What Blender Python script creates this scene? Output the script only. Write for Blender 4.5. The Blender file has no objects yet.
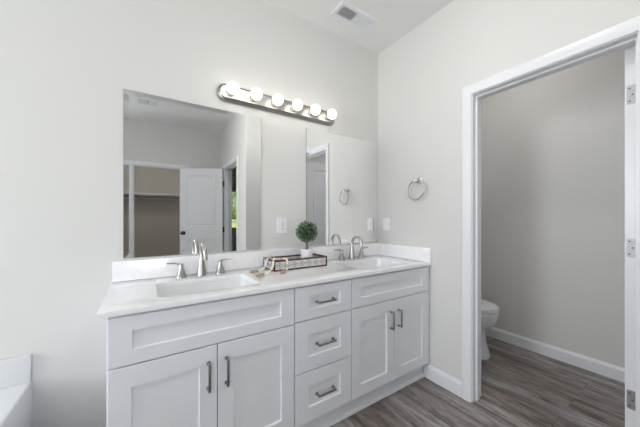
import bpy, bmesh, math, random
from mathutils import Vector, Matrix
random.seed(7)
SC = bpy.context.scene
COL = SC.collection
PI = math.pi

# ------------------------------------------------------------------ camera, world, lights, exposure
cam_d = bpy.data.cameras.new('camera'); cam = bpy.data.objects.new('camera', cam_d); COL.objects.link(cam)
cam.location = (0.0, -1.7777, 1.2216)
cam.rotation_euler = (PI/2, 0, -0.5831)
cam_d.sensor_width = 36.0
cam_d.lens = 266.52/640*36
cam_d.shift_x = -(320.9-320)/640
cam_d.shift_y = (217.91-213.5)/640
cam_d.clip_start = 0.01; cam_d.clip_end = 300
SC.camera = cam

world = bpy.data.worlds.new('world'); SC.world = world; world.use_nodes = True
bg = world.node_tree.nodes['Background']
bg.inputs[0].default_value = (0.75, 0.87, 1.0, 1); bg.inputs[1].default_value = 1.0

def area(name, loc, rot, sx, sy, power, color):
    d = bpy.data.lights.new(name, 'AREA'); d.shape = 'RECTANGLE'; d.size = sx; d.size_y = sy
    d.energy = power; d.color = color
    o = bpy.data.objects.new(name, d); COL.objects.link(o); o.location = loc; o.rotation_euler = rot
    return o
sun_d = bpy.data.lights.new('sun', 'SUN'); sun_d.energy = 3.6; sun_d.angle = 0.01; sun_d.color = (1, .95, .86)
sun = bpy.data.objects.new('sun', sun_d); COL.objects.link(sun); sun.rotation_euler = (math.radians(-35), math.radians(12), 0)
# daylight arriving at the tub window; added fill light behind the rear window
tubwin = area('daylight_tub_window', (-3.32, -.98, 1.58), (0, -PI/2, 0), 1.25, 1.15, 43, (0.95, 0.97, 1.0)); tubwin.data.spread = math.radians(125)
area('fill_rear_window', (-.93, -3.46, 1.35), (PI/2, 0, 0), .64, 1.6, 27, (0.96, 0.975, 1.0))
BULB = 3.6
BATH_FILL = 27.0; CLOSET_DOME = 40.0; TOILET_FILL = 12.5  # bathroom and toilet room strengths drive added fill light
SC.view_settings.view_transform = 'Standard'; SC.view_settings.look = 'None'
SC.view_settings.gamma = 1.0; SC.view_settings.use_curve_mapping = False
SC.view_settings.exposure = 0.24
SC.cycles.use_denoising = True
SC.cycles.max_bounces = 14; SC.cycles.diffuse_bounces = 9; SC.cycles.glossy_bounces = 5
SC.cycles.sample_clamp_indirect = 6.0
SC.cycles.caustics_reflective = False; SC.cycles.caustics_refractive = False

# ------------------------------------------------------------------ materials
def mat(name, color, rough=0.5, metal=0.0, **kw):
    m = bpy.data.materials.new(name); m.use_nodes = True
    b = m.node_tree.nodes['Principled BSDF']
    b.inputs['Base Color'].default_value = (*color, 1)
    b.inputs['Roughness'].default_value = rough
    b.inputs['Metallic'].default_value = metal
    for k, v in kw.items():
        b.inputs[k.replace('_', ' ')].default_value = v
    return m
def bumpy(m, scale, strength, dist=0.001, detail=3):
    nt = m.node_tree; b = nt.nodes['Principled BSDF']
    tc = nt.nodes.new('ShaderNodeTexCoord'); n = nt.nodes.new('ShaderNodeTexNoise')
    n.inputs['Scale'].default_value = scale; n.inputs['Detail'].default_value = detail
    bp = nt.nodes.new('ShaderNodeBump'); bp.inputs['Strength'].default_value = strength; bp.inputs['Distance'].default_value = dist
    nt.links.new(tc.outputs['Object'], n.inputs['Vector']); nt.links.new(n.outputs['Fac'], bp.inputs['Height'])
    nt.links.new(bp.outputs['Normal'], b.inputs['Normal'])
    return m
def mottle(m, c1, c2, scale, lo=.35, hi=.65, detail=4, stretch=(1, 1, 1)):
    nt = m.node_tree; b = nt.nodes['Principled BSDF']
    tc = nt.nodes.new('ShaderNodeTexCoord'); mp = nt.nodes.new('ShaderNodeMapping'); mp.inputs['Scale'].default_value = stretch
    n = nt.nodes.new('ShaderNodeTexNoise'); n.inputs['Scale'].default_value = scale; n.inputs['Detail'].default_value = detail
    r = nt.nodes.new('ShaderNodeValToRGB'); r.color_ramp.elements[0].position = lo; r.color_ramp.elements[1].position = hi
    r.color_ramp.elements[0].color = (*c1, 1); r.color_ramp.elements[1].color = (*c2, 1)
    nt.links.new(tc.outputs['Object'], mp.inputs['Vector']); nt.links.new(mp.outputs['Vector'], n.inputs['Vector'])
    nt.links.new(n.outputs['Fac'], r.inputs['Fac']); nt.links.new(r.outputs['Color'], b.inputs['Base Color'])
    return m
WALL = bumpy(mat('wall_paint', (.72, .715, .70), .75), 260, .06)
CLOSET_WALL = bumpy(mat('closet_paint', (.62, .585, .53), .75), 260, .06)
CEIL = bumpy(mat('ceiling_paint', (.86, .86, .86), .85), 200, .08)
TRIM = mat('white_trim_paint', (.83, .84, .87), .32)
CAB = mat('white_cabinet_paint', (.80, .815, .85), .35)
CABIN = mat('cabinet_gap', (.22, .22, .23), .7)
QUARTZ = mottle(mat('white_quartz', (.85, .85, .87), .12), (.885, .885, .90), (.915, .915, .93), 38, .4, .6, 6)
PORC = mat('white_porcelain', (.87, .88, .89), .08, 0, Coat_Weight=.5)
ACRYL = mat('white_acrylic', (.76, .77, .79), .2)
NICKEL = bumpy(mat('brushed_nickel', (.46, .45, .435), .28, 1.0), 900, .04)
PULL = mat('satin_nickel_pull', (.34, .335, .33), .34, 1.0)
CHROME = mat('bright_nickel', (.60, .59, .57), .18, 1.0)
BARMETAL = mat('light_bar_nickel', (.38, .37, .355), .32, 1.0)
HINGE = mat('satin_hinge_steel', (.36, .36, .37), .45, .8)
MIRROR = mat('mirror_silver', (.92, .928, .922), .0, 1.0)
MEDGE = mat('mirror_glass_edge', (.12, .14, .13), .2, 0.3)
PLASTIC = mat('white_plastic', (.86, .87, .89), .3)
DARKSLOT = mat('dark_slot', (.05, .05, .05), .6)
VENTDARK = mat('duct_interior', (.045, .045, .043), .7)
DARKM = mat('oil_dark_knob', (.10, .095, .09), .3, 1.0)
WOODT = mottle(mat('dark_walnut', (.16, .07, .045), .4), (.06, .024, .017), (.15, .062, .04), 22, .3, .7, 5, (1, 6, 6))
LATTICE = mat('carved_whitewash', (.66, .66, .66), .6)
CARVE = mat('carved_line_grey', (.25, .24, .24), .7)
BEADW = mat('whitewashed_bead', (.86, .81, .74), .55)
BEADT = mat('natural_wood_bead', (.66, .50, .36), .55)
JUTE = bumpy(mat('jute_tassel', (.44, .34, .26), .9), 400, .8, .002)
POT = mat('white_ceramic_pot', (.86, .87, .88), .35)
LEAF = mottle(mat('boxwood_leaf', (.05, .12, .04), .5), (.045, .095, .045), (.26, .34, .21), 90, .38, .62)
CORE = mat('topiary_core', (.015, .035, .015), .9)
BARK = mat('stem_bark', (.24, .20, .16), .8)
SOIL = mat('moss', (.12, .12, .06), .95)
bulbm = mat('lit_bulb', (1, 1, 1), .3)
bulbm.node_tree.nodes['Principled BSDF'].inputs['Emission Color'].default_value = (1, .93, .82, 1)
bulbm.node_tree.nodes['Principled BSDF'].inputs['Emission Strength'].default_value = BULB

def floor_material():
    m = bpy.data.materials.new('grey_brown_vinyl_plank'); m.use_nodes = True
    nt = m.node_tree; b = nt.nodes['Principled BSDF']; N = nt.nodes.new; L = nt.links.new
    tc = N('ShaderNodeTexCoord'); sp = N('ShaderNodeSeparateXYZ'); cb = N('ShaderNodeCombineXYZ')
    L(tc.outputs['Object'], sp.inputs[0]); L(sp.outputs['Y'], cb.inputs['X']); L(sp.outputs['X'], cb.inputs['Y'])
    br = N('ShaderNodeTexBrick'); br.offset = 0.37; br.offset_frequency = 2
    br.inputs['Scale'].default_value = 1; br.inputs['Brick Width'].default_value = 1.22; br.inputs['Row Height'].default_value = 0.152
    br.inputs['Mortar Size'].default_value = 0.0012; br.inputs['Mortar Smooth'].default_value = 0.3; br.inputs['Bias'].default_value = 0
    br.inputs['Color1'].default_value = (0, 0, 0, 1); br.inputs['Color2'].default_value = (1, 1, 1, 1)
    br.inputs['Mortar'].default_value = (0.5, 0.5, 0.5, 1)
    L(cb.outputs[0], br.inputs['Vector'])
    # per-plank offset for the grain
    ad = N('ShaderNodeVectorMath'); ad.operation = 'MULTIPLY_ADD'; ad.inputs[1].default_value = (9, 5, 7)
    L(br.outputs['Color'], ad.inputs[0]); L(cb.outputs[0], ad.inputs[2])
    mp = N('ShaderNodeMapping'); mp.inputs['Scale'].default_value = (1.7, 11, 1); L(ad.outputs[0], mp.inputs['Vector'])
    n1 = N('ShaderNodeTexNoise'); n1.inputs['Scale'].default_value = 1.0; n1.inputs['Detail'].default_value = 7; n1.inputs['Roughness'].default_value = .62
    n1.inputs['Distortion'].default_value = .7
    L(mp.outputs[0], n1.inputs['Vector'])
    r1 = N('ShaderNodeValToRGB'); e = r1.color_ramp.elements
    e[0].position = .34; e[0].color = (.120, .100, .092, 1); e[1].position = .68; e[1].color = (.47, .445, .425, 1)
    k = e.new(.5); k.color = (.28, .252, .238, 1)
    L(n1.outputs['Fac'], r1.inputs['Fac'])
    mp2 = N('ShaderNodeMapping'); mp2.inputs['Scale'].default_value = (16, 150, 1); L(ad.outputs[0], mp2.inputs['Vector'])
    n2 = N('ShaderNodeTexNoise'); n2.inputs['Scale'].default_value = 1.0; n2.inputs['Detail'].default_value = 4; L(mp2.outputs[0], n2.inputs['Vector'])
    mr = N('ShaderNodeMapRange'); mr.inputs['From Min'].default_value = .3; mr.inputs['From Max'].default_value = .7
    mr.inputs['To Min'].default_value = .72; mr.inputs['To Max'].default_value = 1.25; L(n2.outputs['Fac'], mr.inputs['Value'])
    mu = N('ShaderNodeMix'); mu.data_type = 'RGBA'; mu.blend_type = 'MULTIPLY'; mu.inputs['Factor'].default_value = 1
    L(r1.outputs['Color'], mu.inputs['A']); L(mr.outputs['Result'], mu.inputs['B'])
    # plank tone: brown to grey
    to = N('ShaderNodeValToRGB'); t = to.color_ramp.elements
    t[0].position = 0; t[0].color = (.78, .71, .67, 1); t[1].position = 1; t[1].color = (1.13, 1.17, 1.22, 1)
    L(br.outputs['Color'], to.inputs['Fac'])
    m2 = N('ShaderNodeMix'); m2.data_type = 'RGBA'; m2.blend_type = 'MULTIPLY'; m2.inputs['Factor'].default_value = 1
    L(mu.outputs['Result'], m2.inputs['A']); L(to.outputs['Color'], m2.inputs['B'])
    # sparse dark knots and streaks
    mp3 = N('ShaderNodeMapping'); mp3.inputs['Scale'].default_value = (4.2, 34, 1); L(ad.outputs[0], mp3.inputs['Vector'])
    n3 = N('ShaderNodeTexNoise'); n3.inputs['Scale'].default_value = 1.0; n3.inputs['Detail'].default_value = 5; n3.inputs['Roughness'].default_value = .7; n3.inputs['Distortion'].default_value = .5
    L(mp3.outputs[0], n3.inputs['Vector'])
    r3 = N('ShaderNodeValToRGB'); q = r3.color_ramp.elements; q[0].position = .52; q[0].color = (1, 1, 1, 1); q[1].position = .66; q[1].color = (.42, .37, .36, 1)
    L(n3.outputs['Fac'], r3.inputs['Fac'])
    m3 = N('ShaderNodeMix'); m3.data_type = 'RGBA'; m3.blend_type = 'MULTIPLY'; m3.inputs['Factor'].default_value = 1
    L(m2.outputs['Result'], m3.inputs['A']); L(r3.outputs['Color'], m3.inputs['B']); m2 = m3
    dk = N('ShaderNodeMix'); dk.data_type = 'RGBA'; dk.inputs['B'].default_value = (.03, .027, .025, 1)
    L(br.outputs['Fac'], dk.inputs['Factor']); L(m2.outputs['Result'], dk.inputs['A'])
    L(dk.outputs['Result'], b.inputs['Base Color'])
    b.inputs['Roughness'].default_value = .42
    bp = N('ShaderNodeBump'); bp.inputs['Strength'].default_value = .25; bp.inputs['Distance'].default_value = .002
    L(n2.outputs['Fac'], bp.inputs['Height']); L(bp.outputs['Normal'], b.inputs['Normal'])
    return m
FLOOR = floor_material()

def glass_material(name, rough):
    m = bpy.data.materials.new(name); m.use_nodes = True; nt = m.node_tree
    nt.nodes.remove(nt.nodes['Principled BSDF'])
    t = nt.nodes.new('ShaderNodeBsdfTransparent'); t.inputs[0].default_value = (.95, .955, .96, 1)
    g = nt.nodes.new('ShaderNodeBsdfGlossy'); g.inputs['Roughness'].default_value = rough
    mx = nt.nodes.new('ShaderNodeMixShader'); mx.inputs[0].default_value = .06
    nt.links.new(t.outputs[0], mx.inputs[1]); nt.links.new(g.outputs[0], mx.inputs[2])
    nt.links.new(mx.outputs[0], nt.nodes['Material Output'].inputs[0])
    return m
GLASS = glass_material('window_glass', .02)
GRASS = mottle(mat('lawn_grass', (.2, .35, .05), .9), (.38, .46, .10), (.55, .62, .18), 3, .3, .7)
TREELEAF = mottle(mat('tree_foliage', (.1, .2, .05), .8), (.10, .14, .07), (.36, .42, .24), 1.5, .35, .65)

# ------------------------------------------------------------------ mesh helpers
def bx(bm, x0, x1, y0, y1, z0, z1, bev=0.0, seg=2):
    c = Vector(((x0+x1)/2, (y0+y1)/2, (z0+z1)/2))
    r = bmesh.ops.create_cube(bm, size=1, matrix=Matrix.Translation(c) @ Matrix.Diagonal((abs(x1-x0), abs(y1-y0), abs(z1-z0), 1)))
    if bev > 0:
        es = list({e for v in r['verts'] for e in v.link_edges})
        bmesh.ops.bevel(bm, geom=es, offset=bev, segments=seg, profile=.5, affect='EDGES')
def loft(bm, rings, cap0=True, cap1=True, closed=True):
    vr = [[bm.verts.new(p) for p in r] for r in rings]
    n = len(vr[0])
    for a, b in zip(vr, vr[1:]):
        for i in range(n if closed else n-1):
            j = (i+1) % n
            bm.faces.new((a[i], a[j], b[j], b[i]))
    if cap0: bm.faces.new(list(reversed(vr[0])))
    if cap1: bm.faces.new(vr[-1])
def lathe(bm, prof, loc=(0, 0, 0), axis='z', n=24):
    rings = []
    for r, h in prof:
        rg = []
        for i in range(n):
            a = 2*PI*i/n; u, v = r*math.cos(a), r*math.sin(a)
            p = {'z': (u, v, h), 'y': (u, h, v), 'x': (h, u, v)}[axis]
            rg.append((p[0]+loc[0], p[1]+loc[1], p[2]+loc[2]))
        rings.append(rg)
    loft(bm, rings)
def tube(bm, pts, rad, n=12, caps=True):
    pts = [Vector(p) for p in pts]; rings = []
    if not isinstance(rad, (list, tuple)): rad = [rad]*len(pts)
    t0 = (pts[1]-pts[0]).normalized()
    up = Vector((0, 0, 1)) if abs(t0.z) < .9 else Vector((1, 0, 0))
    nrm = t0.cross(up).normalized()
    for i, p in enumerate(pts):
        a = pts[max(0, i-1)]; b = pts[min(len(pts)-1, i+1)]; t = (b-a).normalized()
        nrm = (nrm - t*nrm.dot(t)).normalized(); bn = t.cross(nrm)
        rings.append([p + (nrm*math.cos(2*PI*k/n)+bn*math.sin(2*PI*k/n))*rad[i] for k in range(n)])
    loft(bm, rings, caps, caps)
def torus(bm, c, R, r, axis='x', N=40, n=10):
    rings = []
    for i in range(N):
        A = 2*PI*i/N; rg = []
        for k in range(n):
            B = 2*PI*k/n; q = R+r*math.cos(B); w = r*math.sin(B)
            rg.append((c[0]+w, c[1]+q*math.cos(A), c[2]+q*math.sin(A)))
        rings.append(rg)
    rings.append(rings[0]); loft(bm, rings, False, False); bmesh.ops.remove_doubles(bm, verts=bm.verts, dist=1e-6)
def rrect(x0, x1, z0, z1, r, y, n=6):
    out = []
    for cx, cz, a0 in ((x1-r, z1-r, 0), (x0+r, z1-r, PI/2), (x0+r, z0+r, PI), (x1-r, z0+r, 1.5*PI)):
        for k in range(n+1):
            a = a0+PI/2*k/n; out.append((cx+r*math.cos(a), y, cz+r*math.sin(a)))
    return out
def ball(bm, c, r, u=12, v=8, s=(1, 1, 1)):
    bmesh.ops.create_uvsphere(bm, u_segments=u, v_segments=v, radius=r, matrix=Matrix.Translation(c) @ Matrix.Diagonal((*s, 1)))
def obj(name, bm, m, parent=None, smooth=None, loc=None):
    me = bpy.data.meshes.new(name)
    bmesh.ops.recalc_face_normals(bm, faces=bm.faces)
    bm.to_mesh(me); bm.free()
    ms = m if isinstance(m, list) else [m]
    for q in ms: me.materials.append(q)
    if smooth is not None:
        me.shade_smooth()
        if smooth < 180:
            me.set_sharp_from_angle(angle=math.radians(smooth))
    o = bpy.data.objects.new(name, me); COL.objects.link(o)
    if parent: o.parent = parent
    if loc: o.location = loc
    return o
def B(): return bmesh.new()
def thing(name, label, cat, loc=(0, 0, 0), rz=0, group=None):
    o = bpy.data.objects.new(name, None); COL.objects.link(o); o.empty_display_size = .1
    o.location = loc; o.rotation_euler = (0, 0, rz); o['label'] = label; o['category'] = cat
    if group: o['group'] = group
    return o
def struct(name, bm, m, label=None, smooth=None, loc=None, cat=None):
    o = obj(name, bm, m, None, smooth, loc); o['kind'] = 'structure'
    if label: o['label'] = label
    if cat: o['category'] = cat
    return o
def struct_root(name, label, cat, loc=(0, 0, 0), rz=0):
    o = thing(name, label, cat, loc, rz); o['kind'] = 'structure'; return o
def wallmesh(axis, p0, p1, a0, a1, z0, z1, holes=()):
    """wall slab; axis 'x': plane x between p0,p1 running along y a0..a1. holes (b0,b1,c0,c1)"""
    bm = B(); us = sorted({a0, a1, *[h[0] for h in holes], *[h[1] for h in holes]}); zs = sorted({z0, z1, *[h[2] for h in holes], *[h[3] for h in holes]})
    def inhole(u, z): return any(h[0] < u < h[1] and h[2] < z < h[3] for h in holes)
    cell = [[not inhole((us[i]+us[i+1])/2, (zs[j]+zs[j+1])/2) for j in range(len(zs)-1)] for i in range(len(us)-1)]
    def P(p, u, z): return (p, u, z) if axis == 'x' else (u, p, z)
    V = {}
    def v(p, i, j):
        k = (p, i, j)
        if k not in V: V[k] = bm.verts.new(P(p, us[i], zs[j]))
        return V[k]
    ni, nj = len(cell), len(cell[0])
    for i in range(ni):
        for j in range(nj):
            if not cell[i][j]: continue
            for p in (p0, p1): bm.faces.new((v(p, i, j), v(p, i+1, j), v(p, i+1, j+1), v(p, i, j+1)))
            for di, dj, (a, b) in ((-1, 0, ((i, j), (i, j+1))), (1, 0, ((i+1, j), (i+1, j+1))), (0, -1, ((i, j), (i+1, j))), (0, 1, ((i, j+1), (i+1, j+1)))):
                q, w = i+di, j+dj
                if 0 <= q < ni and 0 <= w < nj and cell[q][w]: continue
                bm.faces.new((v(p0, *a), v(p0, *b), v(p1, *b), v(p1, *a)))
    return bm

# ------------------------------------------------------------------ room dimensions
CH = 2.7437; X1 = 1.807; T = .115; X2 = X1+T; XT = 2.975
YR = -1.68; XI = 1.10; YB = -3.25; YBT = YB-T; XL = -3.1; YC = -4.85; YW = -5.6; XE = 4.6
DO = (-1.566, -.859)      # toilet doorway clear opening (y)
HO = 2.036                # clear height
DB = (-2.79, -2.09)     # bedroom doorway
DC = (-.150, .582)        # closet doorway (x)

bm = B(); bx(bm, XL-T, XE+T, YW-T, T, -.12, 0); struct('floor', bm, FLOOR, 'grey brown wood look plank floor with dark grain')
bm = B(); bx(bm, XL-T, XE+T, YW-T, T, CH, CH+.12); struct('ceiling', bm, CEIL, 'flat white painted ceiling')
struct('wall_front', wallmesh('y', 0, T, XL, XT, 0, CH), WALL, 'light grey wall carrying the two mirrors')
struct('wall_right', wallmesh('x', X1, X2, YR, 0, 0, CH, [(DO[0]-.018, DO[1]+.018, 0, HO+.018)]), WALL, 'light grey wall with the towel ring and toilet doorway')
struct('wall_toilet_room', wallmesh('x', XT, XT+T, YR-T, T, 0, CH), WALL, 'light grey far wall of the toilet room')
struct('wall_return', wallmesh('y', YR-T, YR, XI, XT, 0, CH), WALL, 'light grey wall stub beside the toilet doorway')
struct('wall_inner', wallmesh('x', XI, XI+T, YW, YR-T, 0, CH, [(DB[0]-.018, DB[1]+.018, 0, HO+.018)]), WALL, 'light grey wall with the bedroom doorway, seen in the mirror')
RW = (-1.26, -.60, .55, 2.15)  # opening for the added rear window
struct('wall_back', wallmesh('y', YBT, YB, XL, XI, 0, CH, [(DC[0]-.018, DC[1]+.018, 0, HO+.018), RW]), WALL, 'light grey wall with the closet doorway, seen in the mirror')
WY = (-1.50, -.45); WZ = (.95, 2.20)
struct('wall_left', wallmesh('x', XL-T, XL, YBT, T, 0, CH, [(WY[0], WY[1], WZ[0], WZ[1])]), WALL, 'light grey outer wall with the window over the tub')
struct('wall_closet', wallmesh('y', YC-T, YC, -.50, XI, 0, CH), CLOSET_WALL, 'beige grey back wall of the closet')
BW = (1.5, 3.1, .92, 1.98)
struct('wall_closet_side', wallmesh('x', -.50-.08, -.50, YC-T, YBT, 0, CH), CLOSET_WALL, 'beige grey side wall of the closet')
struct('wall_bedroom', wallmesh('y', YW-T, YW, XI, XE, 0, CH, [BW]), WALL, 'grey bedroom wall with the window seen in the mirror')
struct('wall_bedroom_side', wallmesh('x', XE, XE+T, YW-T, YR, 0, CH), WALL, 'grey side wall of the bedroom')
struct('wall_bedroom_near', wallmesh('y', YR-T, YR, XT+T, XE, 0, CH), WALL, 'grey near wall of the bedroom')

struct('wall_light_block', wallmesh('x', -1.415, -1.30, YB, -1.58, 0, CH), WALL, 'grey partition added outside the view to block window light')  # added partition, keeps tub window light off the reflected door
struct('wall_light_block_front', wallmesh('y', -1.695, -1.58, XL, -1.415, 0, CH), WALL, 'grey partition added outside the view to block window light')  # return of the added light-blocking partition
# baseboards with a moulded top, profile (out, z)
BP = [(0, 0), (.015, 0), (.015, .082), (.012, .090), (.008, .096), (.006, .104), (0, .104)]
def base_run(name, a, b, nrm, label):
    a, b, nrm = Vector(a), Vector(b), Vector(nrm)
    bm = B(); loft(bm, [[(q+nrm*o+Vector((0, 0, z))) for o, z in BP] for q in (a, b)])
    return struct(name, bm, TRIM, label)
CO = .060   # casing width
base_run('baseboard_right', (X1, -.50, 0), (X1, DO[1]+.005+CO, 0), (-1, 0, 0), 'white baseboard between vanity and toilet doorway')
base_run('baseboard_toilet_room', (XT, -.015, 0), (XT, YR+.015, 0), (-1, 0, 0), 'white baseboard along the toilet room far wall')
base_run('baseboard_toilet_room_front', (X2, 0, 0), (XT, 0, 0), (0, -1, 0), 'white baseboard behind the toilet')
base_run('baseboard_toilet_room_near', (X2, -.0151, 0), (X2, DO[1]+.005+CO, 0), (1, 0, 0), 'white baseboard beside the toilet room doorway')
base_run('baseboard_front', (-.438, 0, 0), (-.112, 0, 0), (0, -1, 0), 'white baseboard between tub and vanity')
base_run('baseboard_back', (-1.30, YB, 0), (DC[0]-.005-CO, YB, 0), (0, 1, 0), 'white baseboard left of the closet doorway')
base_run('baseboard_back_right', (DC[1]+.005+CO, YB, 0), (XI-.015, YB, 0), (0, 1, 0), 'white baseboard right of the closet doorway')
base_run('baseboard_return', (XI, YR, 0), (X1, YR, 0), (0, 1, 0), 'white baseboard on the wall stub')
base_run('baseboard_inner', (XI, YR-.0, 0), (XI, DB[1]+.005+CO, 0), (-1, 0, 0), 'white baseboard beside the bedroom doorway')
base_run('baseboard_closet', (-.50, YC, 0), (XI, YC, 0), (0, 1, 0), 'white baseboard along the closet back wall')

# door casing: profile across width (w outward from the opening, t thickness out of the wall)
CP = [(0, 0), (0, .009), (.006, .011), (.018, .012), (.028, .0155), (.045, .017), (.056, .016), (.060, .012), (.060, 0)]
def casing(name, axis, p, nd, a0, a1, h, label):
    """axis 'x': wall plane x=p, opening y a0..a1, nd = outward normal sign"""
    bm = B(); rv = .005; a0 -= rv; a1 += rv; h += rv
    def P(u, z, t): return (p+nd*t, u, z) if axis == 'x' else (u, p+nd*t, z)
    path = [(a0, 0, -1, 0), (a0, h, -1, 1), (a1, h, 1, 1), (a1, 0, 1, 0)]
    loft(bm, [[P(u+du*w, z+dz*w, t) for w, t in CP] for u, z, du, dz in path])
    return struct(name, bm, TRIM, label, smooth=30)
def jamb(name, axis, p0, p1, a0, a1, h, stop0, stop1, label):
    bm = B()
    def bb(u0, u1, z0, z1, q0=p0, q1=p1, bev=0.0):
        if axis == 'x': bx(bm, q0, q1, u0, u1, z0, z1, bev)
        else: bx(bm, u0, u1, q0, q1, z0, z1, bev)
    bb(a0-.018, a0, 0, h+.018); bb(a1, a1+.018, 0, h+.018); bb(a0, a1, h, h+.018)
    bb(a0, a0+.011, 0, h, stop0, stop1, .002); bb(a1-.011, a1, 0, h, stop0, stop1, .002); bb(a0+.011, a1-.011, h-.011, h, stop0, stop1, .002)
    return struct(name, bm, TRIM, label)
casing('trim_1', 'x', X1, -1, DO[0], DO[1], HO, 'white moulded casing around the toilet doorway')
casing('trim_2', 'x', X2, 1, DO[0], DO[1], HO, 'white casing on the toilet room side')
jamb('trim_3', 'x', X1, X2, DO[0], DO[1], HO, X1+.040, X1+.076, 'white jamb and stop of the toilet doorway')
casing('trim_4', 'x', XI, -1, DB[0], DB[1], HO, 'white casing around the bedroom doorway')
jamb('trim_5', 'x', XI, XI+T, DB[0], DB[1], HO, XI+.040, XI+.076, 'white jamb of the bedroom doorway')
casing('trim_6', 'y', YB, 1, DC[0], DC[1], HO, 'white casing around the closet doorway')
jamb('trim_7', 'y', YBT, YB, DC[0], DC[1], HO, YB-.05, YB-.02, 'white jamb of the closet doorway')

# ------------------------------------------------------------------ doors
def rect(x0, x1, z0, z1, y): return [(x0, y, z0), (x1, y, z0), (x1, y, z1), (x0, y, z1)]
def door_leaf(w, h):
    """hinge at x=0, closed leaf runs +x, faces at y=0 and y=-.035; two moulded panels on both faces"""
    bm = B(); z0 = .012; st = .108
    pans = [(st, w-st, .24, .87), (st, w-st, 1.09, h-.115)]
    for yf, s in ((0, -1), (-.035, 1)):
        us = [0, st, w-st, w]; zs = [z0, .24, .87, 1.09, h-.115, h]
        for i in range(3):
            for j in range(5):
                if i == 1 and j in (1, 3): continue
                bm.faces.new([bm.verts.new(p) for p in rect(us[i], us[i+1], zs[j], zs[j+1], yf)])
        for a, b, c, d in pans:
            rs = [rect(a, b, c, d, yf), rect(a+.010, b-.010, c+.010, d-.010, yf+s*.007), rect(a+.024, b-.024, c+.024, d-.024, yf+s*.007),
                  rect(a+.036, b-.036, c+.036, d-.036, yf+s*.002)]
            loft(bm, rs, False, True)
    loft(bm, [rect(0, w, z0, h, 0), rect(0, w, z0, h, -.035)], False, False)
    bmesh.ops.remove_doubles(bm, verts=bm.verts, dist=1e-5)
    return bm
def knob(parent, w, z, m):
    for s, y in ((1, 0), (-1, -.035)):
        bm = B(); prof = [(.001, 0), (.031, 0), (.031, .005), (.024, .009), (.012, .012), (.0105, .030), (.018, .036), (.026, .046), (.027, .056), (.020, .066), (.001, .069)]
        lathe(bm, [(r, s*t) for r, t in prof], (w-.06, y, z), 'y', 20)
        k = obj('knob', bm, m, parent, 40)
# toilet door, standing open into the toilet room
d1 = struct_root('door_1', 'white two panel door standing open into the toilet room', 'door', (X2+.008, DO[0]+.009, 0), 0)
leaf = obj('panel', door_leaf(.70, 2.03), TRIM, d1, loc=(0, .045, 0))
for s, y in ((1, .045), (-1, .010)):
    bm = B(); prof = [(.001, 0), (.031, 0), (.031, .005), (.024, .009), (.012, .012), (.0105, .030), (.018, .036), (.026, .046), (.027, .056), (.020, .066), (.001, .069)]
    lathe(bm, [(r, s*t) for r, t in prof], (.64, y, .96), 'y', 20); obj('knob', bm, DARKM, d1, 40)
for z in (.356, 1.079, 1.808):
    bm = B()
    # leaf plate let into the hinge edge, rounded corners, with screws and knuckle
    loft(bm, [[(-yy, p[0], p[2]) for p in rrect(.010, .039, z-.0445, z+.0445, .006, 0)] for yy in (0, .0015)])
    lathe(bm, [(.0055, z-.045), (.0055, z+.045)], (-.004, .006, 0), 'z', 12)
    h = obj('hinge', bm, HINGE, d1, 30)
    bm = B()
    for yy, zz in ((.030, z-.03), (.020, z), (.030, z+.03)): ball(bm, (-.0014, yy, zz), .0035, 8, 6, (.4, 1, 1))
    obj('screw', bm, DARKSLOT, h)
# bedroom door, open ~55 degrees into the bathroom (seen in the mirror)
ang = math.atan2(-.368, -.584)
d2 = struct_root('door_2', 'white two panel door standing ajar with dark knob, seen in the left mirror', 'door', (XI-.022, DB[0]-.0, 0), ang)
obj('panel', door_leaf(.69, 2.03), TRIM, d2, loc=(.004, 0, 0))
knob(d2, .69, .975, DARKM)
for z in (.33, 1.03, 1.78):
    bm = B(); lathe(bm, [(.009, z-.046), (.009, z+.046)], (-.004, .006, 0), 'z', 12); bx(bm, -.003, .012, -.030, .0, z-.045, z+.045); obj('hinge', bm, DARKM, d2, 30)

# ------------------------------------------------------------------ windows
w1 = struct_root('window_1', 'white framed window over the tub, outside the view', 'window', (XL-T/2, (WY[0]+WY[1])/2, WZ[0]))
hw = (WY[1]-WY[0])/2; hh = WZ[1]-WZ[0]
bm = B()
for a in ((-hw, -hw+.04, 0, hh), (hw-.04, hw, 0, hh), (-hw+.04, hw-.04, 0, .04), (-hw+.04, hw-.04, hh-.04, hh), (-hw+.04, hw-.04, hh/2-.015, hh/2+.015)): bx(bm, -.03, .03, *a)
obj('window_frame', bm, TRIM, w1)
bm = B(); bx(bm, -.003, .003, -hw+.04, hw-.04, .04, hh/2-.015); bx(bm, -.003, .003, -hw+.04, hw-.04, hh/2+.015, hh-.04); obj('pane', bm, GLASS, w1)
w2 = struct_root('window_2', 'bedroom window with a view of lawn and trees, seen in the left mirror', 'window', ((BW[0]+BW[1])/2, YW-T/2, BW[2]))
hw = (BW[1]-BW[0])/2; hh = BW[3]-BW[2]; bm = B()
for a in ((-hw, -hw+.04, 0, hh), (hw-.04, hw, 0, hh), (-hw+.04, hw-.04, 0, .04), (-hw+.04, hw-.04, hh-.04, hh)): bx(bm, a[0], a[1], -.03, .03, a[2], a[3])
obj('window_frame', bm, TRIM, w2)
bm = B(); bx(bm, -hw+.04, hw-.04, -.003, .003, .04, hh-.04); obj('pane', bm, GLASS, w2)

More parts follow.
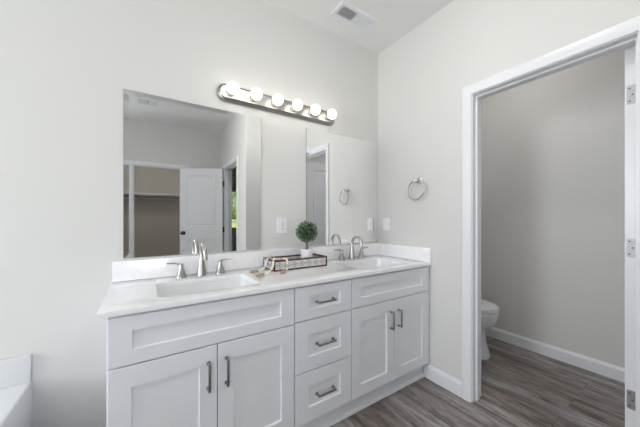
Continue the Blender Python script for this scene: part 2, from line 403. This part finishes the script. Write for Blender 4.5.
w3 = struct_root('fill_window', 'tall narrow white framed window added behind the view for fill light', 'window', ((RW[0]+RW[1])/2, YB-T/2, RW[2]))  # added opening that lets frontal fill light onto the vanity
hw = (RW[1]-RW[0])/2; hh = RW[3]-RW[2]; bm = B()
for a in ((-hw, -hw+.03, 0, hh), (hw-.03, hw, 0, hh), (-hw+.03, hw-.03, 0, .03), (-hw+.03, hw-.03, hh-.03, hh)): bx(bm, a[0], a[1], -.03, .03, a[2], a[3])
obj('window_frame', bm, TRIM, w3)
bm = B(); bx(bm, -hw+.03, hw-.03, -.003, .003, .03, hh-.03); obj('pane', bm, GLASS, w3)

# ------------------------------------------------------------------ vanity
YF = -.551      # face of the doors
YCF = -.528     # face of the carcass
CT = .8856      # counter top
def front(bm, x0, x1, z0, z1, rail, y=YF, t=.020):
    c = .0015
    rs = [rect(x0, x1, z0, z1, y+t), rect(x0, x1, z0, z1, y+c), rect(x0+c, x1-c, z0+c, z1-c, y), rect(x0+rail[0], x1-rail[0], z0+rail[1], z1-rail[-1], y),
          rect(x0+rail[0]+.003, x1-rail[0]-.003, z0+rail[1]+.003, z1-rail[-1]-.003, y+.009)]
    loft(bm, rs)
def pull(parent, cx, cz, length, vert):
    bm = B(); y0 = YF; r = .0050; L2 = length/2
    def bb(u0, u1, v0, v1, y1, y2, bev):
        if vert: bx(bm, cx+v0, cx+v1, y1, y2, cz+u0, cz+u1, bev)
        else: bx(bm, cx+u0, cx+u1, y1, y2, cz+v0, cz+v1, bev)
    bb(-L2, L2, -r, r, y0-.034, y0-.0255, .002)
    for s in (-1, 1):
        u = s*(L2-.0050)
        bb(u-.0045, u+.0045, -.0045, .0045, y0-.028, y0, .001)
        bb(u-.0075, u+.0075, -.0075, .0075, y0-.003, y0, .001)
    return obj('handle', bm, PULL, parent, 30)
def carcass(root, x0, x1, ox):
    bm = B(); zb = .112; t = .018; top = CT-.0200
    bx(bm, x0-ox, x0-ox+t, YCF, -.003, zb, top); bx(bm, x1-ox-t, x1-ox, YCF, -.003, zb, top)
    bx(bm, x0-ox+t, x1-ox-t, YCF, -.003, zb, zb+t); bx(bm, x0-ox+t, x1-ox-t, -.009, -.003, zb+t, top)
    # face frame
    for a, b, c, d in ((x0-ox, x0-ox+.038, zb, top), (x1-ox-.038, x1-ox, zb, top), (x0-ox+.038, x1-ox-.038, top-.035, top), (x0-ox+.038, x1-ox-.038, zb, zb+.035), (x0-ox+.038, x1-ox-.038, .650, .695)):
        bx(bm, a, b, YCF-.0015, YCF+.018, c, d)
    obj('carcass', bm, CAB, root)
    bm = B(); bx(bm, x0-ox, x1-ox, -.488, -.470, 0, zb); obj('toe_kick', bm, CAB, root)
ZS = .6735; ZT = .8535; ZB = .131; g = .0030
def sink_cabinet(name, label, x0, x1, fx0, fx1, ZS):
    ox = (x0+x1)/2; r = thing(name, label, 'cabinet', (ox, 0, 0)); carcass(r, x0, x1, ox)
    bm = B(); front(bm, fx0-ox, fx1-ox, ZS+g, ZT, (.073, .054)); obj('false_drawer', bm, CAB, r)
    mid = (fx0+fx1)/2
    for a, b, hx in ((fx0, mid-.0019, mid-.038), (mid+.0019, fx1, mid+.038)):
        bm = B(); front(bm, a-ox, b-ox, ZB, ZS-g, (.070, .070, .080)); d = obj('door', bm, CAB, r)
        pull(d, hx-ox, .542, .118, True)
    return r
sink_cabinet('sink_cabinet', 'white shaker sink cabinet with two doors under the left basin', -.119, .6470, -.113, .6440, .6685)
c2 = sink_cabinet('sink_cabinet', 'white shaker sink cabinet with two doors against the right wall', 1.0295, 1.806, 1.0325, 1.775, .6745)
r = thing('drawer_cabinet', 'white shaker cabinet with three stacked drawers between the sink cabinets', 'cabinet', (.8355, 0, 0)); carcass(r, .6472, 1.0293, .8355)
for z0, z1, rail in ((.674+g, ZT, (.079, .052)), (.399+g, .674-g, (.079, .074)), (ZB, .399-g, (.079, .074))):
    bm = B(); front(bm, .6505-.8355, 1.0262-.8355, z0, z1, rail); d = obj('drawer', bm, CAB, r)
    pull(d, 0.0, (z0+z1)/2, .118, False)
bm = B()
loft(bm, [[(x, -.488-o, z) for o, z in ((0, 0), (.017, 0), (.017, .004), (.0145, .012), (.009, .017), (0, .019))] for x in (-.119, 1.806)])
struct('trim_8', bm, TRIM, 'white shoe moulding along the foot of the vanity', 40)
bm = B(); bx(bm, 1.782, 1.806, YCF-.008, YCF-.0016, .112, .866); q = obj('filler_strip', bm, CAB, c2, loc=(-(1.0295+1.806)/2, 0, 0))

# counter with two rectangular sink cut-outs
S1 = (.046, .490); S2 = (1.180, 1.630); SY = (-.465, -.180)
def slab(xs, ys, holes, z0, z1):
    bm = B(); V = {}
    def v(i, j, k):
        if (i, j, k) not in V: V[(i, j, k)] = bm.verts.new((xs[i], ys[j], (z0, z1)[k]))
        return V[(i, j, k)]
    nx, ny = len(xs)-1, len(ys)-1
    solid = lambda i, j: 0 <= i < nx and 0 <= j < ny and (i, j) not in holes
    for i in range(nx):
        for j in range(ny):
            if not solid(i, j): continue
            for k in (0, 1): bm.faces.new((v(i, j, k), v(i+1, j, k), v(i+1, j+1, k), v(i, j+1, k)))
            for q, w, a, b in ((i-1, j, (i, j), (i, j+1)), (i+1, j, (i+1, j), (i+1, j+1)), (i, j-1, (i, j), (i+1, j)), (i, j+1, (i, j+1), (i+1, j+1))):
                if not solid(q, w): bm.faces.new((v(*a, 0), v(*b, 0), v(*b, 1), v(*a, 1)))
    bmesh.ops.recalc_face_normals(bm, faces=bm.faces)
    # rounded inner corners and eased edges
    ve = [e for e in bm.edges if abs(e.verts[0].co.z-e.verts[1].co.z) > .001 and xs[0]+.001 < e.verts[0].co.x < xs[-1]-.001 and ys[0]+.001 < e.verts[0].co.y < ys[-1]-.001]
    bmesh.ops.bevel(bm, geom=ve, offset=.022, segments=5, profile=.5, affect='EDGES')
    te = [e for e in bm.edges if all(abs(q.co.z-z1) < 1e-5 for q in e.verts) and len(e.link_faces) == 2 and e.calc_face_angle(0) > 1]
    bmesh.ops.bevel(bm, geom=te, offset=.0018, segments=2, profile=.5, affect='EDGES')
    return bm
ct = thing('countertop', 'long white quartz vanity countertop with backsplash and two sink cut-outs', 'countertop', (.832, 0, CT-.0195))
o = .832
bm = slab([-.143-o, S1[0]-o, S1[1]-o, S2[0]-o, S2[1]-o, X1-.0005-o], [-.5627, SY[0], SY[1], -.0005], {(1, 1), (3, 1)}, 0, .0195)
obj('slab', bm, QUARTZ, ct, 30)
bm = B(); bx(bm, -.143-o, X1-.0005-o, -.020, -.0005, .0197, .9925-CT+.0195, .0015); obj('backsplash', bm, QUARTZ, ct, 30)
bm = B(); bx(bm, X1-.020-o, X1-.0005-o, -.5627, -.0202, .0197, .9925-CT+.0195, .0015); obj('side_splash', bm, QUARTZ, ct, 30)

def basin(label, cx):
    r = thing('sink_basin', label, 'sink', (cx, (SY[0]+SY[1])/2, CT-.0200-.145), group='undermount sinks')
    w, d = .235, .153; H = .1450; bm = B(); n = 6
    def ring(hw, hd, z, rad):
        return [(p[0], p[2], z) for p in rrect(-hw, hw, -hd, hd, rad, 0, n)]
    # inner surface then outer surface
    rs = [ring(w+.02, d+.02, H-.0, .04), ring(w-.006, d-.006, H, .03), ring(w-.008, d-.008, H-.02, .03), ring(w-.016, d-.014, H-.09, .035), ring(w-.030, d-.026, H-.122, .045), ring(w-.07, d-.06, H-.134, .05), ring(.03, .03, H-.137, .0299)]
    outer = [ring(.03, .03, H-.145, .0299), ring(w-.06, d-.05, H-.143, .05), ring(w-.018, d-.014, H-.128, .045), ring(w, d, H-.09, .035), ring(w+.004, d+.004, H-.01, .03), ring(w+.02, d+.02, H-.008, .04)]
    loft(bm, rs+outer+[rs[0]], False, False); bmesh.ops.remove_doubles(bm, verts=bm.verts, dist=1e-6)
    obj('bowl', bm, PORC, r, 60)
    bm = B(); lathe(bm, [(.001, H-.150), (.029, H-.150), (.0297, H-.136), (.024, H-.134), (.010, H-.1345), (.001, H-.1335)]); obj('drain', bm, NICKEL, r, 40)
    return r
basin('white rectangular undermount sink on the left, before the mirror reflecting the closet', (S1[0]+S1[1])/2)
basin('white rectangular undermount sink on the right, nearest the corner', (S2[0]+S2[1])/2)

def faucet(label, cx):
    r = thing('faucet', label, 'faucet', (cx, -.086, CT), group='widespread faucets')
    bm = B()
    lathe(bm, [(.001, 0), (.0265, 0), (.0265, .004), (.023, .008), (.001, .008)])
    path = []; rad = []
    for i in range(12):
        t = i/11; path.append((0, -.004*t, .006+.124*t)); rad.append(.0175*(1-t)**1.3+.0115)
    R = .056
    for i in range(1, 17):
        a = PI*i/16*1.02; path.append((0, -.004-R+R*math.cos(a), .130+R*math.sin(a))); rad.append(.0115-.0006*i/16)
    path.append((0, path[-1][1]+.001, path[-1][2]-.012)); rad.append(.0128)
    path.append((0, path[-1][1]+.001, path[-1][2]-.010)); rad.append(.0128)
    tube(bm, path, rad, 18); obj('spout', bm, NICKEL, r, 50)
    for s in (-1, 1):
        bm = B(); hx = s*.106
        lathe(bm, [(.001, 0), (.030, 0), (.030, .003), (.0285, .007), (.0235, .018), (.0165, .040), (.0115, .058), (.0100, .070), (.0090, .077), (.001, .079)], (hx, 0, 0), 'z', 20)
        # lever: tapered flattened bar that rises out of the stem and sweeps outward
        rs = []
        for t, w, h, z in ((-.012, .009, .005, .072), (.01, .010, .0065, .078), (.03, .009, .0055, .0825), (.05, .008, .0048, .0835), (.072, .0075, .004, .0845)):
            rs.append([(hx+s*t, w*math.cos(a)-.001, z+h*math.sin(a)) for a in [2*PI*k/12 for k in range(12)]])
        loft(bm, rs); obj('lever_handle', bm, NICKEL, r, 50)
    return r
faucet('brushed nickel faucet with two levers behind the left sink', .2765)
faucet('brushed nickel faucet with two levers behind the right sink', 1.422)

# ------------------------------------------------------------------ mirrors
def mirror(label, x0, x1, z0, z1):
    r = thing('wall_mirror', label, 'mirror', ((x0+x1)/2, 0, z0), group='bevelled wall mirrors')
    hw = (x1-x0)/2; h = z1-z0; b = .024; bm = B()
    loft(bm, [rect(-hw, hw, 0, h, -.0005), rect(-hw, hw, 0, h, -.0060)], True, False); obj('glass_edge', bm, MEDGE, r)
    bm = B(); bm.faces.new([bm.verts.new(p) for p in rect(-hw+b, hw-b, b, h-b, -.0050)]); 
    loft(bm, [rect(-hw+b, hw-b, b, h-b, -.0050), rect(-hw, hw, 0, h, -.0060)], False, False)
    bmesh.ops.remove_doubles(bm, verts=bm.verts, dist=1e-6)
    obj('silvered_glass', bm, MIRROR, r)
    return r
mirror('frameless mirror above the left sink, reflecting a closet and an open door', -.0969, .6698, 1.0046, 1.9133)
mirror('frameless mirror above the right sink, reflecting the towel ring', 1.0355, 1.7962, 1.0046, 1.9133)

# ------------------------------------------------------------------ vanity light
vl = thing('vanity_light', 'brushed nickel bath bar light with six glowing globe bulbs', 'light fixture', (.837, 0, 2.027))
bm = B(); W = .457; Hh = .054
rs = [rrect(-W, W, -Hh, Hh, .05, -.0005), rrect(-W, W, -Hh, Hh, .05, -.014), rrect(-W+.004, W-.004, -Hh+.004, Hh-.004, .046, -.020), rrect(-W+.012, W-.012, -Hh+.012, Hh-.012, .038, -.0235), rrect(-W+.018, W-.018, -Hh+.018, Hh-.018, .03, -.030)]
loft(bm, rs); obj('backplate', bm, BARMETAL, vl, 25)
for i in range(6):
    x = (i-2.5)*.1522
    bm = B(); lathe(bm, [(.001, -.030), (.026, -.030), (.026, -.034), (.0205, -.036), (.0205, -.050), (.017, -.052), (.001, -.052)], (x, 0, 0), 'y', 24); s = obj('socket', bm, BARMETAL, vl, 30)
    bm = B(); pr = [(.001, -.045), (.0135, -.046), (.0145, -.052)]
    for k in range(3, 17):
        a = PI*k/16; pr.append((max(.001, .0375*math.sin(a)), -.0895+.0375*math.cos(a)))
    lathe(bm, pr, (x, 0, .004), 'y', 24); obj('bulb', bm, bulbm, vl, 180)

# ------------------------------------------------------------------ plates on the walls
def plate(name, label, cat, loc, rz, kind):
    r = thing(name, label, cat, loc, rz, 'white wall plates')
    bm = B(); w, h = .0385, .0575
    loft(bm, [rrect(-w, w, -h, h, .004, -.0003), rrect(-w, w, -h, h, .004, -.003), rrect(-w+.003, w-.003, -h+.003, h-.003, .003, -.0055)]); obj('cover_plate', bm, PLASTIC, r, 30)
    bm = B(); loft(bm, [rrect(-.0165, .0165, -.0335, .0335, .002, -.0050), rrect(-.0165, .0165, -.0335, .0335, .002, -.0075)])
    f = obj('outlet_face' if kind == 'o' else 'rocker', bm, PLASTIC, r, 30)
    if kind == 'o':
        for zc in (-.020, .020):
            bm = B(); bx(bm, -.0075, -.0055, -.0080, -.0074, zc-.003, zc+.005); bx(bm, .0055, .0075, -.0080, -.0074, zc-.003, zc+.004); bx(bm, -.002, .002, -.0080, -.0074, zc-.009, zc-.005)
            obj('socket_slots', bm, DARKSLOT, f)
        bm = B(); bx(bm, -.008, .008, -.0095, -.0074, -.0030, .0005, .0005); bx(bm, -.008, .008, -.0095, -.0074, .0022, .0055, .0005); obj('test_button', bm, mat('button_grey', (.6, .6, .6), .4), f)
    else:
        bm = B(); bx(bm, -.0135, .0135, -.0092, -.0074, -.030, .001, .0008); obj('paddle', bm, PLASTIC, f)
    return r
plate('wall_outlet', 'white outlet plate on the mirror wall between the two mirrors', 'outlet', (.8335, 0, 1.165), 0, 'o')
plate('wall_switch', 'white switch plate on the right wall above the side splash', 'light switch', (X1, -.106, 1.163), -PI/2, 's')

# ------------------------------------------------------------------ towel ring
tr = thing('towel_ring', 'round brushed nickel towel ring hung on the right wall', 'towel ring', (X1, -.452, 1.515))
bm = B()
lathe(bm, [(.001, -.0005), (.024, -.0005), (.024, -.005), (.019, -.010), (.011, -.014), (.0105, -.042), (.013, -.044), (.013, -.056), (.001, -.058)], (0, 0, 0), 'x', 24)
bx(bm, -.055, -.045, -.008, .008, -.016, .006, .002)
obj('post', bm, CHROME, tr, 40)
bm = B(); torus(bm, (-.050, 0, -.078), .0735, .0056); obj('ring', bm, NICKEL, tr, 180)

# ------------------------------------------------------------------ ceiling registers
def register(label, loc, L, Wd, rz):
    r = thing('ceiling_vent', label, 'air vent', loc, rz, 'white ceiling registers')
    hl, hw = L/2, Wd/2; bm = B(); il, iw = hl-.030, hw-.030
    def rr(a, b, z): return [(-a, -b, z), (a, -b, z), (a, b, z), (-a, b, z)]
    loft(bm, [rr(hl, hw, -.0005), rr(hl, hw, -.004), rr(hl-.006, hw-.006, -.009), rr(il, iw, -.009), rr(il, iw, -.0005)], False, False)
    bx(bm, -.004, .004, -iw, iw, -.009, -.002)
    obj('frame', bm, TRIM, r)
    bm = B(); bx(bm, -il, il, -iw, iw, -.0020, -.0006); obj('duct_back', bm, VENTDARK, r)
    bm = B()
    for s in (-1, 1):
        n = 7
        for i in range(n):
            x = s*(.008+(il-.010)*(i+.5)/n)
            dx = .0075*s
            loft(bm, [[(x-dx, y, -.0022), (x-dx+.0012, y, -.0022), (x+dx+.0012, y, -.0085), (x+dx, y, -.0085)] for y in (-iw, iw)])
    obj('louvers', bm, TRIM, r)
    return r
register('white ceiling register with a dark louvred half above the right mirror', (1.325, -.236, CH), .345, .150, 0)
register('white ceiling register near the closet, seen reflected in the left mirror', (0.03, -2.40, CH), .27, .22, 0)

# ------------------------------------------------------------------ closet ceiling lamp, added fill lamps in bathroom and toilet room
def dome(label, loc, strength, R=.17):
    r = thing('ceiling_light', label, 'ceiling light', loc, 0)
    bm = B(); lathe(bm, [(.001, -.0005), (R, -.0005), (R, -.020), (R-.012, -.026), (.001, -.026)], n=40); obj('base', bm, NICKEL, r, 40)
    m = mat('lit_diffuser', (.9, .9, .9), .5); b = m.node_tree.nodes['Principled BSDF']
    b.inputs['Emission Color'].default_value = (1, .975, .955, 1); b.inputs['Emission Strength'].default_value = strength
    bm = B(); lathe(bm, [(R-.015, -.0265)]+[((R-.015)*math.cos(PI/2*k/8)+.0005, -.0265-.06*math.sin(PI/2*k/8)) for k in range(1, 9)], n=40); obj('diffuser', bm, m, r, 180)
dome('round white fill light added to the bathroom ceiling, out of view', (.80, -1.18, CH), BATH_FILL)  # added dome, evens out the room brightness
dome('round ceiling light inside the closet, behind the view', (.15, -3.72, CH), CLOSET_DOME, .10)

dome('round fill light added to the toilet room ceiling, above the doorway view', (2.32, -.80, CH), TOILET_FILL)  # added dome, lifts the dim toilet room

# ------------------------------------------------------------------ toilet
tl = thing('toilet', 'white porcelain toilet with closed lid in the toilet room', 'toilet', (2.49, 0, 0))
def oval(cy, a, b_front, b_back, z, n=36, sq=2.0):
    out = []
    for k in range(n):
        t = 2*PI*k/n; c, s = math.cos(t), math.sin(t)
        x = a*math.copysign(abs(c)**(2/sq), c); y = math.copysign(abs(s)**(2/sq), s)
        out.append((x, cy+(y*b_back if y > 0 else y*b_front), z))
    return out
bm = B()
loft(bm, [oval(-.40, .120, .252, .27, 0, sq=2.4), oval(-.40, .120, .252, .27, .02, sq=2.4), oval(-.40, .112, .244, .26, .05, sq=2.4), oval(-.40, .104, .222, .25, .14), oval(-.41, .108, .212, .25, .22), oval(-.43, .135, .222, .26, .27), oval(-.45, .170, .246, .27, .305), oval(-.45, .184, .258, .26, .345), oval(-.45, .190, .266, .26, .385), oval(-.45, .190, .266, .26, .404), oval(-.45, .184, .262, .255, .412)])
bx(bm, -.10, .10, -.26, -.015, .10, .400, .03, 3)
obj('bowl', bm, PORC, tl, 50)
bm = B(); loft(bm, [oval(-.45, .184, .266, .235, .413), oval(-.45, .190, .272, .24, .418), oval(-.45, .190, .272, .24, .428), oval(-.45, .182, .264, .235, .434)]); obj('seat', bm, PORC, tl, 50)
bm = B(); loft(bm, [oval(-.45, .180, .264, .235, .4355), oval(-.45, .189, .272, .24, .440), oval(-.45, .186, .269, .238, .452), oval(-.45, .165, .247, .22, .461), oval(-.45, .10, .16, .15, .467)]); obj('lid', bm, PORC, tl, 50)
bm = B(); loft(bm, [[(p[0], p[2], z) for p in rrect(-w, w, -.205, -.010, .03, 0)] for z, w in ((.402, .195), (.415, .205), (.56, .215), (.74, .222))]); tk = obj('tank', bm, PORC, tl, 50)
bm = B(); loft(bm, [[(p[0], p[2], z) for p in rrect(-w, w, -.213, -.005, .03, 0)] for z, w in ((.741, .228), (.765, .230), (.775, .222))]); obj('tank_lid', bm, PORC, tl, 50)
bm = B(); lathe(bm, [(.001, -.206), (.014, -.206), (.014, -.216), (.001, -.218)], (-.15, 0, .69), 'y', 16); bx(bm, -.16, -.08, -.226, -.217, .682, .694, .003); obj('flush_lever', bm, CHROME, tl, 40)

# ------------------------------------------------------------------ tub with deck
tb = thing('bathtub', 'white bathtub surround with a raised splash lip beside the vanity', 'bathtub', (-1.20, -.75, 0))
bm = B(); x0, x1, y0, y1, zt = -.755, .76, -.75, .7495, .466
def rr2(x0, x1, y0, y1, z, N=40):
    out = []
    for k in range(N):
        t = 2*PI*k/N+PI/4; c, s = math.cos(t), math.sin(t); m_ = max(abs(c), abs(s)); out.append(((x0+x1)/2+(x1-x0)/2*c/m_, (y0+y1)/2+(y1-y0)/2*s/m_, z))
    return out
def ov(a, b, z, N=40): return [(a*math.cos(2*PI*k/N+PI/4), b*math.sin(2*PI*k/N+PI/4), z) for k in range(N)]
loft(bm, [rr2(x0, x1, y0, y1, 0), rr2(x0, x1, y0, y1, zt-.006), rr2(x0+.005, x1-.005, y0+.005, y1-.005, zt), ov(.62, .52, zt), ov(.60, .50, zt-.01), ov(.55, .45, .25), ov(.48, .38, .10), ov(.2, .2, .07)], False, True)
obj('tub_deck', bm, ACRYL, tb, 35)
bm = B(); bx(bm, x0, x1, .7495-.022, .7495, zt+.0005, .592, .003); bx(bm, x0, x0+.022, y0, .7495-.0225, zt+.0005, .592, .003); obj('splash_lip', bm, ACRYL, tb, 30)

# ------------------------------------------------------------------ tray with plant and beads
TX0, TX1, TY0, TY1, TZ0, TZ1 = .665, 1.068, -.238, -.060, CT+.0005, CT+.069
ty = thing('decorative_tray', 'rectangular walnut tray with carved whitewashed sides on the counter', 'tray', ((TX0+TX1)/2, (TY0+TY1)/2, TZ0))
hx, hy, H = (TX1-TX0)/2, (TY1-TY0)/2, TZ1-TZ0; t = .012
bm = B(); bx(bm, -hx+t, hx-t, -hy+t, hy-t, 0, .008); obj('base_board', bm, WOODT, ty)
bm = B()
for sy in (-1, 1):
    for za, zb in ((0, .010), (H-.010, H)): bx(bm, -hx, hx, sy*hy, sy*(hy-t), za, zb, .001)
    for sx in (-1, 1): bx(bm, sx*hx, sx*(hx-t), sy*hy, sy*(hy-t), .010, H-.010)
for sx in (-1, 1):
    for za, zb in ((0, .010), (H-.010, H)): bx(bm, sx*hx, sx*(hx-t), -hy+t, hy-t, za, zb, .001)
obj('frame', bm, WOODT, ty, 30)
def side(u0, u1, n, tf, name='carved_side'):
    bm = B(); d = .003; z0, z1 = .010, H-.010
    bx(bm, u0, u1, -.0045, .0045, z0, z1)
    s = obj(name, bm, LATTICE, ty)
    s.matrix_local = tf
    bm = B(); zm = (z0+z1)/2; p = (u1-u0)/n; hh = (z1-z0)*.36
    for i in range(n):
        c = u0+p*(i+.5)
        for sg in (-1, 1):
            y = sg*.0052
            for R_ in (.42,):
                q = [(c-p*R_, y, zm), (c, y, zm+hh), (c+p*R_, y, zm), (c, y, zm-hh)]
                for a, b in zip(q, q[1:]+q[:1]): tube(bm, [a, b], .0016, 6)
            lathe(bm, [(.006, y), (.0065, y+sg*.0008), (.001, y+sg*.001)], (c, 0, zm), 'y', 10)
    ln = obj('carving', bm, CARVE, s)
for sy in (-1, 1): side(-hx+t, hx-t, 7, Matrix.Translation((0, sy*(hy-t/2), 0)))
for sx in (-1, 1): side(-hy+t, hy-t, 3, Matrix.Translation((sx*(hx-t/2), 0, 0)) @ Matrix.Rotation(PI/2, 4, 'Z'))

PXc, PYc = .955, -.150; pz = TZ0+.0085
pl = thing('potted_topiary', 'small round boxwood topiary ball in a white pot standing in the tray', 'plant', (PXc, PYc, pz))
bm = B(); lathe(bm, [(.001, 0), (.037, 0), (.039, .002), (.0455, .107), (.0455, .109), (.0415, .109), (.040, .097), (.001, .096)], n=32); obj('pot', bm, POT, pl, 40)
bm = B(); lathe(bm, [(.001, .0965), (.0385, .0966), (.030, .102), (.001, .106)]); obj('moss', bm, SOIL, pl, 60)
bm = B()
for a in (0, 2.1, 4.2):
    tube(bm, [(.006*math.cos(a+k*.9), .006*math.sin(a+k*.9), .096+.011*k) for k in range(8)], .0042, 6)
obj('stem', bm, BARK, pl, 60)
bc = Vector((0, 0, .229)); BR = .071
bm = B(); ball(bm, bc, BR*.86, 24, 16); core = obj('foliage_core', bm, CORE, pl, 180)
bm = B(); rnd = random.Random(3)
for i in range(850):
    zz = rnd.uniform(-1, 1); a = rnd.uniform(0, 2*PI); q = math.sqrt(1-zz*zz); n = Vector((q*math.cos(a), q*math.sin(a), zz))
    c = bc+n*BR*rnd.uniform(.84, 1.0)*(1+.05*math.sin(5*a)*q)
    d = (n+Vector((rnd.gauss(0, .6), rnd.gauss(0, .6), rnd.gauss(0, .6)))).normalized(); s = d.cross(Vector((rnd.gauss(0, 1), rnd.gauss(0, 1), rnd.gauss(0, 1)))).normalized()
    L_ = rnd.uniform(.010, .016); w_ = L_*.36; up = d.cross(s)*L_*.12
    vs = [bm.verts.new(p) for p in (c, c+d*L_*.5+s*w_-up, c+d*L_, c+d*L_*.5-s*w_-up)]
    m_ = bm.verts.new(c+d*L_*.5)
    for k in range(4): bm.faces.new((vs[k], vs[(k+1) % 4], m_))
obj('foliage', bm, LEAF, pl)

def garland(label, pts, tassels, loc):
    """pts: world polyline followed by beads; tassels: list of (from, to)"""
    r = thing('bead_garland', label, 'bead garland', loc, group='bead garlands'); L0 = Vector(loc)
    pts = [Vector(p)-L0 for p in pts]
    # resample
    seg = []; 
    def cr(p0, p1, p2, p3, t): return .5*((2*p1)+(-p0+p2)*t+(2*p0-5*p1+4*p2-p3)*t*t+(-p0+3*p1-3*p2+p3)*t**3)
    fine = []
    for i in range(len(pts)-1):
        p0 = pts[max(0, i-1)]; p3 = pts[min(len(pts)-1, i+2)]
        for k in range(20): fine.append(cr(p0, pts[i], pts[i+1], p3, k/20))
    fine.append(pts[-1])
    bm = B(); tube(bm, fine[::4]+[fine[-1]], .0012, 6); obj('string', bm, JUTE, r)
    step = .0150; acc = step/2; k = 0; last = fine[0]
    bead0 = {}
    for p in fine[1:]:
        d = (p-last).length
        while acc <= d and d > 1e-9:
            last = last+(p-last)*(acc/d); d = (p-last).length; acc = step
            tan = k % 5 == 4; key = tan
            if key not in bead0:
                bm = B(); ball(bm, (0, 0, 0), .0076, 14, 10); b = obj('bead', bm, BEADT if tan else BEADW, r, 180); bead0[key] = b
                if tan: b['label'] = 'tan wooden bead'
            else:
                b = bead0[key].copy(); COL.objects.link(b); b.parent = r
            b.location = last; k += 1
        acc -= d; last = p
    for a, b_ in tassels:
        a = Vector(a)-L0; b_ = Vector(b_)-L0; bm = B(); rr_ = random.Random(5)
        tube(bm, [a, a+(b_-a)*.12, a+(b_-a)*.22, a+(b_-a)*.26, a+(b_-a)*.6, b_], [.003, .0095, .0085, .0070, .0118, .0085], 12)
        dd = b_-a; sd = dd.cross(Vector((0, 0, 1))).normalized()
        for k in range(26):
            o1 = sd*rr_.uniform(-.006, .006)+Vector((0, 0, rr_.uniform(-.002, .006))); o2 = sd*rr_.uniform(-.011, .011)+Vector((0, 0, rr_.uniform(-.006, .005)))
            tube(bm, [a+dd*.3+o1, a+dd*.7+o1*.5+o2*.6, a+dd*rr_.uniform(.98, 1.08)+o2], .0012, 4)
        obj('tassel', bm, JUTE, r)
    return r
zc = CT+.0078; zr = TZ1+.0068
garland('wooden bead garland draped over the front left tray corner with two tassels',
        [(.572, -.318, zc), (.600, -.300, zc+.002), (.628, -.280, CT+.022), (.650, -.262, CT+.048), (.668, -.232, zr+.004), (.690, -.222, zr+.001), (.715, -.222, zr), (.740, -.231, zr+.001), (.752, -.2465, zr-.006), (.752, -.2495, CT+.045), (.7505, -.2500, CT+.020), (.742, -.262, zc+.002), (.728, -.276, zc)],
        [((.572, -.318, CT+.0125), (.519, -.344, CT+.0140)), ((.728, -.276, CT+.0125), (.678, -.330, CT+.0140))], (.66, -.26, CT+.0005))
garland('wooden bead garland hanging over the left end of the tray with one tassel',
        [(.578, -.205, zc), (.606, -.190, zc+.003), (.634, -.172, CT+.028), (.650, -.155, CT+.052), (.671, -.140, zr+.002), (.695, -.128, zr-.010), (.725, -.118, TZ0+.040), (.765, -.110, TZ0+.0152), (.80, -.125, TZ0+.0152), (.83, -.16, TZ0+.0152), (.80, -.19, TZ0+.0152), (.76, -.18, TZ0+.0152)],
        [((.578, -.205, CT+.0125), (.524, -.228, CT+.0140))], (.64, -.17, CT+.0005))

# ------------------------------------------------------------------ closet fittings
cs = thing('closet_shelf', 'white closet shelf with hanging rod, seen in the left mirror', 'shelf', (0, YC, 1.70))
bm = B(); bx(bm, -.497, XI-.003,   .001, .31, 0, .019); bx(bm, -.497, XI-.003, .295, .3155, -.020, .0195, .002); obj('shelf_board', bm, TRIM, cs)
bm = B(); bx(bm, -.497, XI-.003, .001, .020, -.09, -.0005); obj('cleat', bm, TRIM, cs)
bm = B(); lathe(bm, [(.013, -.497), (.013, XI-.003)], (0, .22, -.06), 'x', 16); obj('rod', bm, PULL, cs, 40)

# ------------------------------------------------------------------ outdoors seen through the bedroom window
bm = B(); bmesh.ops.create_grid(bm, x_segments=4, y_segments=4, size=160, matrix=Matrix.Translation((0, 0, -.25)))
lw = obj('lawn', bm, GRASS); lw['kind'] = 'stuff'; lw['label'] = 'sunlit green lawn outside the bedroom window'; lw['category'] = 'lawn'
rnd = random.Random(11)
def tree(label, x, y, h, w):
    r = thing('tree', label, 'tree', (x, y, -.25), group='trees beyond the lawn')
    bm = B(); tube(bm, [(0, 0, 0), (.1, 0, h*.25), (0, .1, h*.5)], [.6, .45, .3], 8); obj('trunk', bm, BARK, r, 60)
    bm = B()
    for k in range(16):
        c = Vector((rnd.gauss(0, w*.28), rnd.gauss(0, w*.28), h*.18+rnd.uniform(0, h*.68)))
        bmesh.ops.create_icosphere(bm, subdivisions=3, radius=w*rnd.uniform(.22, .36), matrix=Matrix.Translation(c))
    for v in bm.verts: v.co += Vector((rnd.gauss(0, .3), rnd.gauss(0, .3), rnd.gauss(0, .3)))
    obj('crown', bm, TREELEAF, r)
tree('large leafy tree beyond the lawn, straight through the bedroom window', 25, -95, 26, 15)
tree('leafy tree left of the largest one beyond the lawn', -4, -112, 24, 14)
tree('leafy tree right of the largest one beyond the lawn', 52, -108, 25, 14)
